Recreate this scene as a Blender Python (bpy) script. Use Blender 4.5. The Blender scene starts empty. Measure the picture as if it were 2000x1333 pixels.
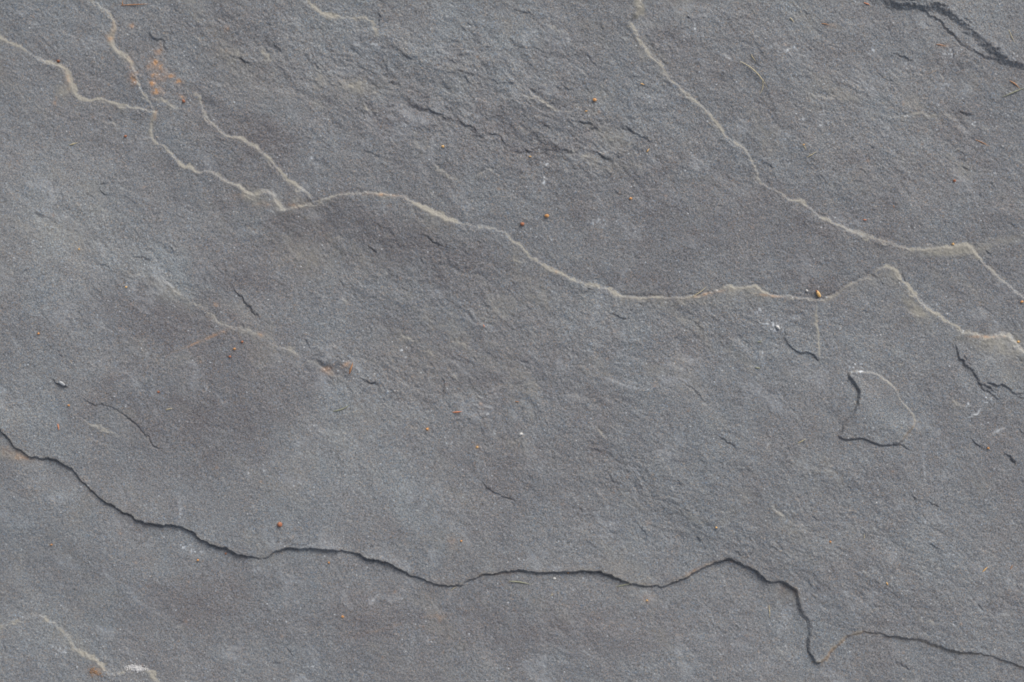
import bpy, math
import numpy as np
from mathutils import Vector

# ------------------------------------------------------------------ camera, sky, sun, exposure
scn = bpy.context.scene
S = 0.00025                       # one photograph pixel of stone is a quarter of a millimetre
CX, CY = 1000.0, 666.5
cam = bpy.data.cameras.new("camera")
cam_ob = bpy.data.objects.new("camera", cam)
scn.collection.objects.link(cam_ob)
cam.lens = 60.0
cam.sensor_width = 36.0
cam_h = 2000 * S * cam.lens / cam.sensor_width
cam_ob.location = (0, 0, cam_h)
cam_ob.rotation_euler = (0, 0, 0)
cam.clip_start = 0.01
cam.clip_end = 50
cam.dof.use_dof = True
cam.dof.focus_distance = cam_h - 0.018     # the picture is very slightly out of focus
cam.dof.aperture_fstop = 2.8
scn.camera = cam_ob

SUN_EL, SUN_AZ = 34.0, 28.0       # light comes from the top of the picture, a little from the right
world = bpy.data.worlds.new("World")
scn.world = world
world.use_nodes = True
wn = world.node_tree
wn.nodes.clear()
sky = wn.nodes.new("ShaderNodeTexSky")
sky.sky_type = 'NISHITA'
sky.sun_disc = False
sky.sun_elevation = math.radians(SUN_EL)
sky.sun_rotation = math.radians(SUN_AZ)
sky.air_density = 1.0
sky.dust_density = 4.0
bgn = wn.nodes.new("ShaderNodeBackground")
bgn.inputs[1].default_value = 0.12
won = wn.nodes.new("ShaderNodeOutputWorld")
hsv = wn.nodes.new("ShaderNodeHueSaturation")      # thin cloud takes most of the blue out of the sky
hsv.inputs["Saturation"].default_value = 0.42
wn.links.new(sky.outputs[0], hsv.inputs["Color"])
wn.links.new(hsv.outputs[0], bgn.inputs[0])
wn.links.new(bgn.outputs[0], won.inputs[0])

sun = bpy.data.lights.new("sun", 'SUN')
sun.energy = 1.15
sun.angle = math.radians(32)
sun.color = (1.0, 0.96, 0.91)
sun_ob = bpy.data.objects.new("sun", sun)
scn.collection.objects.link(sun_ob)
el, az = math.radians(SUN_EL), math.radians(SUN_AZ)
sd = Vector((math.sin(az) * math.cos(el), math.cos(az) * math.cos(el), math.sin(el)))
sun_ob.rotation_euler = (-sd).to_track_quat('-Z', 'Y').to_euler()

scn.view_settings.view_transform = 'Standard'
scn.view_settings.look = 'None'
scn.view_settings.exposure = 0.68
scn.view_settings.gamma = 1.0
scn.view_settings.use_curve_mapping = False
scn.render.engine = 'CYCLES'

# ------------------------------------------------------------------ noise helpers (numpy)
TAB = {}
def vnoise(x, y, scale, seed, ang=0.0, stretch=1.0):
    """smooth value noise in -1..1; cells are `scale` pixels, stretched along `ang`."""
    if seed not in TAB:
        TAB[seed] = np.random.RandomState(seed).uniform(-1, 1, (1024, 1024)).astype(np.float32)
    T = TAB[seed]
    c, s = math.cos(ang), math.sin(ang)
    u = (x * c + y * s) / (scale * stretch) + 371.3
    v = (-x * s + y * c) / scale + 512.7
    iu = np.floor(u).astype(np.int32); iv = np.floor(v).astype(np.int32)
    fu = (u - iu).astype(np.float32); fv = (v - iv).astype(np.float32)
    fu = fu * fu * fu * (fu * (fu * 6 - 15) + 10)
    fv = fv * fv * fv * (fv * (fv * 6 - 15) + 10)
    i0 = iu & 1023; i1 = (iu + 1) & 1023; j0 = iv & 1023; j1 = (iv + 1) & 1023
    return (T[i0, j0] * (1 - fu) + T[i1, j0] * fu) * (1 - fv) + (T[i0, j1] * (1 - fu) + T[i1, j1] * fu) * fv

def fbm(x, y, scale, seed, octaves=4, gain=0.55, ang=0.0, stretch=1.0):
    r = 0; a = 1.0; n = 0
    for k in range(octaves):
        r = r + a * vnoise(x, y, scale / (2.03 ** k), seed + 17 * k, ang + 0.35 * k * (1 if stretch == 1 else 0.15), stretch)
        n += a * 0.62; a *= gain
    return r / n

def sstep(a, b, x):
    t = np.clip((x - a) / (b - a), 0, 1)
    return t * t * (3 - 2 * t)

# ------------------------------------------------------------------ the grid of the stone surface
def axis(lo, hi, step, ext):
    core = np.arange(lo, hi + step, step)
    side = []; d = step; p = 0.0
    while p < ext:
        d = min(d * 1.06, 14); p += d; side.append(p)
    side = np.array(side)
    return np.concatenate([(core[0] - side)[::-1], core, core[-1] + side])
CELL = 1.35
ax = axis(-60, 2060, CELL, 800)
ay = axis(-60, 1393, CELL, 700)
NX, NY = len(ax), len(ay)
X, Y = np.meshgrid(ax, ay)                    # rows follow y (downwards in the picture)
H = np.zeros((NY, NX), np.float32)
M_BEIGE = np.zeros((NY, NX), np.float32)       # pale sandy worn edges
M_RUST = np.zeros((NY, NX), np.float32)
M_WHITE = np.zeros((NY, NX), np.float32)
M_TONE = np.zeros((NY, NX), np.float32)        # darker brown grey (-) / paler blue grey (+)
EDGE = np.zeros((NY, NX), np.int8)             # 0, or the number of the edge strip

rng = np.random.RandomState(5)

def dense(pts, jag=1.6, smooth=2):
    """a polyline through the given points, resampled about every pixel, with small natural jags"""
    p = np.array(pts, float)
    for _ in range(smooth):                     # Chaikin, keeps the ends
        q = [p[0]]
        for a, b in zip(p[:-1], p[1:]):
            q += [a * .78 + b * .22, a * .22 + b * .78]
        q.append(p[-1]); p = np.array(q)
    seg = np.linalg.norm(np.diff(p, axis=0), axis=1)
    L = np.concatenate([[0], np.cumsum(seg)])
    n = max(4, int(L[-1] / 1.1))
    t = np.linspace(0, L[-1], n)
    d = np.stack([np.interp(t, L, p[:, 0]), np.interp(t, L, p[:, 1])], 1)
    if jag > 0:
        k = rng.randint(1, 500)
        tx = fbm(t, t * 0 + k, 17, 900, 4, 0.62)
        ty = fbm(t, t * 0 + k + 40, 17, 901, 4, 0.62)
        e = np.minimum(1, np.minimum(t, L[-1] - t) / 10)
        d = d + np.stack([tx * e, ty * e], 1) * jag
    return d, t

def field(d, t, R):
    """yields windows of the grid with signed distance to, and arc length along, a dense line"""
    tan = np.gradient(d, axis=0)
    k = np.array([1, 2, 3, 4, 3, 2, 1.]); k /= k.sum()
    if len(d) > 12:
        tp = np.pad(tan, ((3, 3), (0, 0)), 'edge')
        tan = np.stack([np.convolve(tp[:, i], k, 'valid') for i in (0, 1)], 1)
    tan /= np.linalg.norm(tan, axis=1)[:, None] + 1e-9
    nor = np.stack([tan[:, 1], -tan[:, 0]], 1)
    x0, x1 = d[:, 0].min() - R, d[:, 0].max() + R
    y0, y1 = d[:, 1].min() - R, d[:, 1].max() + R
    i0, i1 = np.searchsorted(ax, [x0, x1]); j0, j1 = np.searchsorted(ay, [y0, y1])
    if i1 - i0 < 2 or j1 - j0 < 2: return None
    D2 = np.full((j1 - j0, i1 - i0), 1e9, np.float32)
    ID = np.zeros((j1 - j0, i1 - i0), np.int32)
    CH = 36
    for s in range(0, len(d), CH):
        c = d[s:s + CH]
        a0, a1 = np.searchsorted(ax, [c[:, 0].min() - R, c[:, 0].max() + R])
        b0, b1 = np.searchsorted(ay, [c[:, 1].min() - R, c[:, 1].max() + R])
        if a1 <= a0 or b1 <= b0: continue
        xs, ys = ax[a0:a1], ay[b0:b1]
        sub = D2[b0 - j0:b1 - j0, a0 - i0:a1 - i0]; si = ID[b0 - j0:b1 - j0, a0 - i0:a1 - i0]
        for q in range(len(c)):
            dd = ((xs - c[q, 0]) ** 2)[None, :] + ((ys - c[q, 1]) ** 2)[:, None]
            m = dd < sub
            sub[m] = dd[m]; si[m] = s + q
    xx, yy = ax[i0:i1][None, :], ay[j0:j1][:, None]
    # blend the sign over the neighbours of the nearest sample
    sg = (xx - d[ID, 0]) * nor[ID, 0] + (yy - d[ID, 1]) * nor[ID, 1]
    dist = np.sqrt(D2)
    sd_ = np.where(sg >= 0, dist, -dist)
    return (slice(j0, j1), slice(i0, i1)), sd_, dist, t[ID]

LINES = {}
JW = None
def jagwarp():
    """small two dimensional warp that makes every broken edge ragged"""
    return (1.15 * vnoise(X, Y, 10.5, 401) + 0.95 * vnoise(X, Y, 5.1, 402) + 0.6 * vnoise(X, Y, 3.0, 403)).astype(np.float32)
JW = jagwarp()
BREAK = (fbm(X, Y, 34, 405, 4, .7) * 1.1).astype(np.float32)
def crack(pts, hi=1, jag=1.6, fade=(18, 18), edge=0, name=None, smooth=2, vary=0.4, ew=4.0, knots=None, warp=1.0, brk=0.0, loop=False, **par):
    """one bedding step of the stone: `hi` is the side that stands higher, groove cuts under its foot, beige, rust and
    white colour the worn edge. knots = [((x, y), {changed values}), ...] change the profile along the line."""
    base = dict(step=3.0, w=4.0, decay=40.0, groove=0.0, gw=2.0, beige=0.0, bw=5.0, bo=0.0, dust=0.0, rust=0.0, white=0.0, dark=0.0, dw=5.0)
    base.update(par)
    d, t = dense(pts, jag, smooth)
    if name: LINES[name] = d
    L = t[-1]; pos = [0.0]; vals = [dict(base)]
    if knots:
        for (kx, ky), ch in knots:
            q = float(t[int(np.argmin((d[:, 0] - kx) ** 2 + (d[:, 1] - ky) ** 2))])
            prev = vals[-1]; pos += [max(pos[-1], q - 7), q + 7]; vals += [prev, {**prev, **ch}]
    mx = {k: max(v[k] for v in vals) for k in base}
    R = max(mx['decay'] * 2.6, mx['bw'] * 4, 14)
    f = field(d, t, R)
    if f is None: return
    sl, sdist, dist, tt = f
    def g(k):
        if not knots: return base[k]
        return np.interp(tt, pos, [v[k] for v in vals])
    if loop: e = np.ones_like(tt)
    else:
        e = np.clip(tt / max(fade[0], .01), 0, 1) * np.clip((L - tt) / max(fade[1], .01), 0, 1)
        e = e * e * (3 - 2 * e)
    k = rng.randint(1, 400)
    mod = 1 + vary * vnoise(tt, tt * 0 + k * 3.1, 45, 77)
    mod2 = np.clip(1 + vary * (1.3 * fbm(tt, tt * 0 + k * 5.7, 38, 78, 3) + 0.9 * BREAK[sl]), 0.06, 2)
    sd_ = sdist * hi + warp * JW[sl]                       # positive on the high side
    ad = np.abs(sd_)
    w, decay = g('w'), g('decay')
    fall = np.exp(-ad / decay) * (1 - sstep(R * 0.6, R, dist))
    ww = w * (0.6 + 0.4 * mod2)
    u = sd_ / ww                                           # -0.5 foot .. +0.5 rim, rim rounded, foot sharp
    prof = np.where(u > 0, np.clip(u * 2, 0, 1) * (2 - np.clip(u * 2, 0, 1)), np.clip(u * 2, -1, 0))
    if brk: e = e * np.clip(1 - brk + brk * 2.2 * (BREAK[sl] + .35), 0, 1.3)
    H[sl] += e * mod * g('step') * 0.42 * prof * fall
    if mx['groove']:
        H[sl] -= .75 * e * mod2 * g('groove') * np.exp(-((sd_ + ww * 0.5) / g('gw')) ** 2)
    if mx['beige']:
        q = sd_ + g('bo'); bw = .9 * g('bw') * mod * np.clip(.78 + .65 * BREAK[sl] + .25 * JW[sl], .22, 1.6)
        band = sstep(-bw * 1.05, -bw * .55, q) * np.exp(-(np.maximum(q, 0) / (bw * 1.05)) ** 1.7)
        M_BEIGE[sl] = np.maximum(M_BEIGE[sl], g('beige') * e * np.clip(mod2, 0, 1.25) * band)
        M_BEIGE[sl] += 0.20 * g('beige') * e * np.exp(-np.maximum(q, 0) / (bw * 3.2)) * (q > -bw) * np.clip(.6 + BREAK[sl], 0, 1.4)
    if mx['rust']:
        M_RUST[sl] = np.maximum(M_RUST[sl], g('rust') * e * mod2 * np.exp(-((sd_ + g('bo')) / g('bw')) ** 2))
    if mx['white']:
        M_WHITE[sl] = np.maximum(M_WHITE[sl], g('white') * e * mod2 * np.exp(-((sd_ + g('bo')) / g('bw')) ** 2))
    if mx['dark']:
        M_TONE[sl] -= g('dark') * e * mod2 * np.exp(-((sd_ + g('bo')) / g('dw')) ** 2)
    if edge:
        EDGE[sl] = np.where((ad < ew * mod) & (e > 0.05), edge, EDGE[sl])

# ------------------------------------------------------------------ large undulation and roughness
DIAG = math.radians(38)
rough = 0.55 + 0 * X
def blob(cx, cy, rx, ry, ang=0.0):
    c, s = math.cos(math.radians(ang)), math.sin(math.radians(ang))
    u = ((X - cx) * c + (Y - cy) * s) / rx; v = (-(X - cx) * s + (Y - cy) * c) / ry
    return np.exp(-(u * u + v * v)).astype(np.float32)
for a in [(960, 190, 300, 170, 15, .75), (1150, 300, 220, 60, 8, .5), (1700, 230, 350, 170, 20, .45), (620, 120, 170, 90, 20, .6),
          (1380, 640, 260, 60, 10, .6), (830, 560, 260, 130, 25, .45), (740, 740, 160, 60, 25, .6), (1150, 860, 200, 110, 30, .4),
          (1650, 980, 260, 130, 30, .35), (330, 520, 130, 60, 20, .3), (1450, 1060, 160, 60, 30, .4), (400, 120, 130, 90, 20, .4),
          (250, 950, 300, 200, 0, -.25), (700, 1000, 300, 130, 0, -.25), (150, 1100, 260, 160, 0, -.25), (1560, 780, 160, 110, 0, -.2), (1712, 800, 60, 55, 30, -.3),
          (1250, 470, 250, 90, 0, -.2), (1850, 1150, 200, 120, 20, .2)]:
    rough = rough + a[5] * blob(*a[:5])
rough = np.clip(rough * .92, 0.15, 1.4).astype(np.float32)

wx = X + 26 * fbm(X, Y, 150, 301, 3); wy = Y + 26 * fbm(X, Y, 150, 302, 3)
H += 9 * fbm(X, Y, 520, 11, 2) + 2.2 * fbm(wx, wy, 170, 12, 3, ang=DIAG, stretch=1.7)
H += rough * (0.95 * fbm(wx, wy, 42, 13, 3, 0.6, ang=DIAG, stretch=1.8) + 0.42 * fbm(wx, wy, 13, 14, 3, 0.7, ang=DIAG * .8, stretch=1.5))
# scaly relief of the split face: ragged little ledges and pits, drawn out along the bedding
tn = fbm(wx, wy, 120, 21, 5, 0.62, ang=DIAG, stretch=1.8) * 2.4 + 0.16 * JW
fr = tn - np.floor(tn)
gate = sstep(0.55, 1.1, rough * (0.75 + 0.7 * fbm(X, Y, 60, 23, 3)))
H += gate * 0.75 * (np.floor(tn) + sstep(0.0, 0.16, fr) - tn)
r1 = fbm(wx, wy, 24, 25, 4, 0.68, ang=DIAG * .7, stretch=2.0)
H += rough ** 1.3 * 0.42 * (np.minimum(np.abs(r1) * 1.7, .9) - .4)
H += rough * 0.55 * fbm(X, Y, 10, 26, 3, .7, ang=DIAG * .6, stretch=1.25)
H += rough * 0.8 * fbm(X, Y, 34, 29, 3, .6)
H -= 0.9 * rough * sstep(.55, .95, fbm(wx, wy, 30, 28, 3, .6, ang=DIAG, stretch=2.2))
# sandstone grain
H += 0.26 * vnoise(X, Y, 5.2, 31) + 0.36 * vnoise(X, Y, 3.1, 32) * (0.7 + .4 * rough)
H += 0.08 * np.random.RandomState(8).randn(NY, NX).astype(np.float32)

# ------------------------------------------------------------------ the cracks and layer edges, traced as they lie on the stone
MAIN = [(-420,-120),(-260,-20),(-120,30),(-50,48),(0,71),(17,85),(41,91),(79,119),(104,122),(126,133),(136,155),(140,173),(152,188),(169,196),(188,191),(210,194),(257,211),(276,211),(300,217),
        (303,224),(297,238),(293,262),(304,281),(319,286),(340,307),(361,328),(371,324),(383,337),(411,335),(421,340),(438,355),(473,366),(483,378),(500,380),(514,373),(533,376),(540,392),(550,409),(563,410),
        (593,402),(621,393),(655,383),(686,378),(728,376),(773,382),(790,385),(817,400),(845,414),(873,428),(911,441),(945,443),(983,452),(1000,466),(1010,478),(1024,485),(1038,504),(1062,518),(1086,533),(1100,535),
        (1124,550),(1152,557),(1186,562),(1207,576),(1224,581),(1276,581),(1304,580),(1328,582),(1362,578),(1397,569),(1418,559),(1440,562),(1459,561),(1473,556),(1483,568),(1500,577),(1518,580),(1539,576),(1559,583),
        (1597,587),(1628,578),(1659,554),(1687,545),(1722,521),(1730,519),(1749,526),(1760,547),(1780,568),(1801,595),(1825,613),(1853,633),(1901,654),(1925,661),(1953,652),(1973,656),(1987,678),(2001,688),
        (2060,712),(2200,740),(2500,900)]
L2 = [(40,-260),(110,-120),(150,-30),(179,0),(207,19),(221,38),(224,55),(212,74),(224,97),(248,112),(262,135),(267,159),(276,179),(290,196),(299,214)]
L3 = [(372,182),(382,184),(393,197),(399,224),(418,245),(435,264),(466,267),(497,283),(521,304),(545,331),(569,355),(593,373),(612,391)]
L4 = [(1150,-420),(1230,-200),(1245,-60),(1247,0),(1252,21),(1240,36),(1228,44),(1240,58),(1248,83),(1269,110),(1293,131),(1304,152),(1328,174),(1362,204),(1383,223),(1397,238),(1414,266),(1435,283),(1449,286),(1462,307),(1476,333),
      (1480,352),(1501,367),(1518,373),(1535,390),(1563,393),(1587,414),(1611,431),(1646,443),(1673,456),(1722,469),(1770,488),(1791,487),(1829,485),(1863,480),(1894,478),(1908,500),(1929,523),(1960,550),(1977,566),(2000,585),(2080,640),(2300,700),(2600,850)]
L5 = [(-600,560),(-300,700),(-100,770),(-30,810),(0,839),(14,854),(31,875),(69,897),(104,896),(119,904),(143,916),(162,944),(176,956),(193,973),(221,989),(255,1006),(269,1018),(304,1024),(345,1027),(369,1035),(400,1059),(428,1066),(462,1082),(505,1092),
      (526,1089),(536,1077),(569,1071),(614,1073),(666,1077),(704,1083),(721,1094),(755,1097),(776,1111),(800,1125),(831,1134),(862,1146),(890,1147),(931,1128),(938,1124),(983,1119),(1020,1116),(1069,1119),(1104,1120),(1145,1117),(1179,1118),
      (1200,1128),(1228,1140),(1262,1147),(1297,1147),(1324,1137),(1355,1121),(1380,1108),(1400,1099),(1424,1094),(1449,1102),(1473,1111),(1493,1130),(1508,1139),(1525,1137),(1552,1149),(1559,1170),(1565,1201),(1580,1213),(1583,1239),
      (1577,1259),(1583,1280),(1597,1297)]
L5B = [(1597,1297),(1621,1277),(1639,1256),(1659,1240),(1690,1232)]
L5C = [(1690,1232),(1721,1237),(1756,1244),(1790,1247),(1825,1259),(1859,1271),(1894,1275),(1942,1282),(1963,1290),(2000,1304),(2080,1330),(2300,1360),(2600,1500)]
L6 = [(1400,-420),(1560,-200),(1660,-40),(1701,0),(1715,6),(1749,12),(1790,13),(1825,16),(1849,22),(1870,43),(1894,64),(1918,79),(1939,100),(1963,119),(1980,129),(2000,133),(2080,150),(2300,260),(2600,330)]
L6B = [(1790,14),(1803,18),(1815,33),(1832,36),(1846,57),(1873,81),(1894,93),(1915,109),(1939,112),(1963,128)]

# main ridge: middle layer stands above the upper one, its pale edge faces up and right
def part(pts, x0, x1):
    a = [i for i, p in enumerate(pts) if p[0] >= x0][0]
    b = [i for i, p in enumerate(pts) if p[0] <= x1][-1]
    return pts[a:b + 1]
E_MAIN, E_LOW, E_FOUR, E_TWO, E_CORN = 1, 2, 3, 4, 5
crack(MAIN, hi=-1, name='main', jag=1.8, step=4.2, w=7, decay=34, beige=.95, bw=3.6, edge=E_MAIN, ew=5, fade=(60, 60), vary=.5, knots=[
    ((120,128), dict(bw=5.0, w=9)), ((160,190), dict(bw=3.0, w=6)), ((250,208), dict(beige=.6)), ((268,211), dict(beige=.55)), ((303,222), dict(beige=1.1, bw=4.4)), ((380,336), dict(beige=.6, w=5)),
    ((370,326), dict(beige=1, bw=5, w=8)), ((385,337), dict(beige=.4, bw=3)), ((432,350), dict(beige=.9, bw=3.6)), ((478,378), dict(beige=.36, bw=5.5)), ((533,376), dict(beige=.3, bw=4)), ((572,408), dict(step=3.0, w=5, beige=.55, bw=2.3)), ((640,388), dict(beige=.45, bw=1.9)), ((740,377), dict(beige=.55, rust=.15)),
    ((790,385), dict(step=5.6, w=9, beige=1.0, bw=4.6, decay=42, rust=0)), ((870,428), dict(bw=4.0, w=8)), ((1010,478), dict(bw=5.0, w=10)), ((1080,528), dict(bw=4.4)),
    ((1215,580), dict(beige=.42, bw=3.4, bo=-1.5, step=5.2, w=5, groove=1.0, gw=2.2, dark=.35, dw=3)), ((1418,559), dict(beige=.6, bw=4.5, groove=.3, dark=.1)), ((1500,577), dict(beige=.42, bw=3.2, groove=1.0, dark=.3)),
    ((1700,536), dict(beige=.55, groove=.5)), ((1722,521), dict(beige=.95, bw=5.2, bo=0, groove=0, dark=0, w=7)), ((1775,562), dict(beige=.95, bw=3.8, w=8.5)), ((1850,630), dict(bw=4.6)),
    ((1900,654), dict(beige=.6, groove=.6, dark=.2, bo=-1)), ((1990,680), dict(beige=.5))])
crack(L2, hi=-1, step=4.0, w=7, decay=30, beige=.9, bw=3.4, edge=E_TWO, ew=5, fade=(60, 8), name='two', vary=.5, knots=[((221,40), dict(bw=4.6)), ((215,74), dict(bw=3.2)), ((290,190), dict(beige=.5))])
crack([(290,194),(300,193),(317,197),(335,205),(352,216)], hi=-1, step=2.5, w=7, decay=16, beige=.6, bw=4.4)
crack(L3, hi=-1, step=3.6, w=6.5, decay=26, beige=.66, bw=3.2, fade=(14, 8), name='three', vary=.6, knots=[((470,268), dict(beige=.5)), ((520,304), dict(beige=.8)), ((590,370), dict(beige=.5))])
crack(L4, hi=-1, step=4.4, w=7, decay=36, beige=.80, bw=3.3, edge=E_FOUR, ew=5, fade=(60, 60), name='four', vary=.5, knots=[((1455,290), dict(bw=4.2)), ((1478,335), dict(beige=.42)), ((1520,376), dict(beige=.6, bw=4.2)), ((1660,448), dict(beige=.5)), ((1780,488), dict(beige=.5, bo=-2)), ((1890,478), dict(beige=.85, bo=0)), ((1915,508), dict(beige=.42, bw=3.2))])
crack([(1228,-20),(1244,0),(1254,20),(1253,36)], hi=-1, step=1.5, w=10, decay=16, beige=.75, bw=9, fade=(6,8))
crack(L5 + L5B[1:] + L5C[1:], hi=1, step=6.8, w=2.7, decay=46, groove=1.6, gw=1.3, beige=.26, bw=2.2, bo=-2.5, edge=E_LOW, ew=4.2, fade=(60, 60), name='five', jag=2.2, dark=.45, dw=3, vary=.55, warp=1.0, knots=[
    ((60,895), dict(step=7, groove=1.8)), ((505,1092), dict(step=4.5, groove=1.3)), ((545,1076), dict(step=7.5, groove=1.7)), ((890,1147), dict(step=4.5, groove=1.0, beige=.3)), ((935,1126), dict(step=7.2, groove=1.9)), ((1262,1147), dict(step=5, groove=1.1, beige=.3)),
    ((1340,1130), dict(beige=.35, rust=.10, step=5.5)), ((1400,1099), dict(step=7.5, groove=1.6, beige=.15, rust=0)), ((1500,1136), dict(step=4, groove=.8)), ((1530,1139), dict(step=9, groove=1.8, w=4)), ((1562,1190), dict(groove=.9, w=7, step=8)), ((1583,1235), dict(groove=1.8, w=4)),
    ((1597,1297), dict(step=3.6, groove=.5, beige=1.25, rust=.22, bw=2.9, bo=0, dark=.1)), ((1690,1232), dict(step=5.0, groove=1.1, beige=.35, bo=1.5, rust=.08, dark=.3)), ((1780,1246), dict(w=6, groove=.8)), ((1870,1272), dict(w=3, groove=1.0, step=4))])
crack(L6, hi=1, step=10, w=13, decay=60, groove=.55, gw=2.4, edge=E_CORN, ew=6.5, fade=(60, 60), name='six', jag=3.2, dark=.1, dw=7, warp=2.3, vary=.7)
crack(L6B, hi=1, step=3.4, w=4.2, decay=13, groove=.8, gw=1.7, fade=(16, 16), jag=2.2, dark=.25, warp=1.8, vary=.8)
crack([(1712,-6),(1740,2),(1790,4),(1840,10),(1872,30),(1900,52)], hi=1, step=2.6, w=3.6, decay=12, groove=.5, fade=(16,18), jag=2.4, warp=2, brk=.5)

# chips broken out of the pale lips, set back from the edge
for nm, cnt in (('main', 46), ('four', 24), ('two', 9), ('three', 12)):
    d = LINES[nm]; ok = np.nonzero((d[:, 0] > -10) & (d[:, 0] < 2010) & (d[:, 1] > -10))[0]
    for _ in range(cnt):
        i = int(rng.choice(ok)); ln = int(rng.uniform(8, 24)); of = rng.uniform(3, 9)
        i0, i1 = max(3, i - ln // 2), min(len(d) - 4, i + ln // 2)
        if i1 - i0 < 7: continue
        sg = d[i0:i1:3]; tg = np.gradient(sg, axis=0); tg /= np.linalg.norm(tg, axis=1)[:, None]
        q = np.linspace(0, 1, len(sg)); k = of * np.sin(math.pi * (.12 + .8 * q)) + rng.normal(0, .7, len(sg))
        p = [(a[0] - b[1] * c, a[1] + b[0] * c) for a, b, c in zip(sg, tg, k)]
        crack(p, hi=-1, step=rng.uniform(1.0, 2.6), w=3.4, decay=8, beige=rng.uniform(.15, .6), bw=rng.uniform(1.4, 2.6), fade=(4, 4), jag=1.6, vary=.8, smooth=1, warp=1.2)
# the loose looking flake on the right
FL = [(1721,738),(1708,730),(1690,727),(1673,726),(1653,730),(1666,747),(1677,764),(1673,789),(1663,813),(1649,830),(1642,847),(1634,852),(1653,861),(1670,856),(1687,856),(1708,868),(1728,870),(1753,868),(1766,854),(1780,837),(1787,823),(1780,806),(1756,782),(1753,768),(1735,747),(1721,738)]
crack(FL, loop=True, hi=1, name='flake', step=3.8, w=5, decay=26, groove=0, gw=2.2, beige=.55, bw=2.2, jag=1.4, dark=0, dw=3, vary=.5, warp=.8, knots=[
    ((1655,730), dict(step=6.2, w=3.6, groove=1.3, dark=.3, beige=.05)), ((1642,847), dict(step=5.0, groove=1.4, dark=.35)), ((1753,868), dict(step=4, groove=0, dark=0, beige=.7, bw=2.2, w=4.5, rust=.12)),
    ((1787,823), dict(step=4.4, beige=.7, w=5, bw=2.2, rust=0))])
crack([(1750,868),(1764,872),(1780,881)], hi=1, step=2.2, w=3, decay=10, groove=.8, fade=(3, 10))

# smaller steps and hairline cracks:  dark ones face away from the light, pale ones towards it
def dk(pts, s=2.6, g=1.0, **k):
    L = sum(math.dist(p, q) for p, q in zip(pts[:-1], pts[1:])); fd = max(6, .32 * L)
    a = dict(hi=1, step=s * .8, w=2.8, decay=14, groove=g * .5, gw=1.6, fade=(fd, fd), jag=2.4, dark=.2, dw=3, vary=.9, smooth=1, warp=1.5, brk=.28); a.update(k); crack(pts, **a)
def pl(pts, b=.45, s=1.6, **k):
    L = sum(math.dist(p, q) for p, q in zip(pts[:-1], pts[1:])); fd = max(7, .34 * L)
    a = dict(hi=-1, step=s, w=5.0, decay=16, beige=b, bw=2.4, fade=(fd, fd), jag=2.4, vary=.95, smooth=1, warp=1.8, brk=.6); a.update(k); a['beige'] *= .85; a['fade'] = (.42 * L, .42 * L) if 'fade' not in k else k['fade']; crack(pts, **a)
dk([(1531,640),(1532,650),(1535,668),(1552,687),(1577,690),(1594,697),(1598,708)], 5.0, 2.2, brk=.1, fade=(10, 6), dark=.35)
pl([(1590,586),(1593,610),(1594,633),(1599,675),(1599,700)], 1.0, 2.6, bw=2.8, brk=.2, fade=(8, 8), warp=.8)
pl([(1599,700),(1618,716),(1640,727),(1660,728)], .4, 1.5)
dk([(1864,655),(1868,680),(1870,695),(1887,713),(1908,740),(1922,761),(1939,773),(1960,789),(1966,800)], 3.8, 1.0, decay=26)
dk([(1925,744),(1942,754),(1956,752),(1977,768),(1998,770),(2030,772)], 3.8, 1.2, brk=.1, fade=(8, 8))
pl([(1960,790),(1967,812),(1960,835),(1942,848)], .3, 1.8)
pl([(1880,822),(1900,812),(1915,798),(1930,784)], .2, .5, white=.4, bw=1.8)
pl([(1932,851),(1950,840),(1964,828)], .1, .4, white=.25, bw=2)
dk([(452,559),(469,578),(493,606),(512,625)], 2.6, 1.6, brk=.1, fade=(14, 10))
pl([(512,625),(505,640),(495,647)], .2, .8)
dk([(104,740),(114,752),(135,756)], 3.6, 2.2, brk=.1, fade=(5, 8))
dk([(162,780),(179,790),(207,790),(235,802),(262,823),(286,851),(300,871),(318,880)], 3.0, 1.9, brk=.15, fade=(14, 14))
pl([(131,789),(155,813),(179,833),(235,851),(262,868),(280,880)], .35)
dk([(519,66),(538,90),(555,107)], 2.6, 1.6); dk([(603,121),(616,128),(634,140)], 2.2, 1.4)
pl([(594,-20),(600,0),(621,21),(641,31),(676,34),(707,32),(724,38),(735,60),(741,74)], .95, 2.8, bw=4.4, brk=.2, fade=(10, 14))
dk([(712,28),(722,16),(741,-6)], 2.6, 1.0, hi=1); dk([(738,8),(739,30),(742,54)], 3.2, 1.2)
dk([(783,169),(800,204),(831,214),(859,226),(880,231),(914,245),(942,262)], 4.4, 1.4, w=7, gw=3.5, decay=22)
dk([(962,258),(980,266),(990,290),(980,310)], 2.4, .8); pl([(980,310),(976,331),(948,333),(928,348),(921,366)], .3, 2.4, hi=1)
dk([(700,297),(724,298),(750,308)], 3.2, 1.0, w=6)
pl([(831,321),(880,345),(907,367)], .32); pl([(804,245),(812,270),(823,302)], .4)
pl([(842,318),(856,330),(872,341)], .3)
pl([(700,190),(712,210),(740,222),(760,231)], .35, bw=2.4)
pl([(508,168),(530,171),(560,185),(580,195)], .45, 2.0)
pl([(670,165),(690,168),(712,160),(722,155)], .6, 1.6, bw=6)
pl([(505,90),(520,108),(532,125)], .5, 1.6, bw=5)
pl([(594,145),(620,150),(635,148)], .42, 1.0, bw=4)
pl([(985,190),(1000,188),(1024,188),(1052,197),(1069,207),(1090,217),(1117,221),(1145,219)], .38, 2.8, hi=-1, decay=22, bw=2.6)
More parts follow.
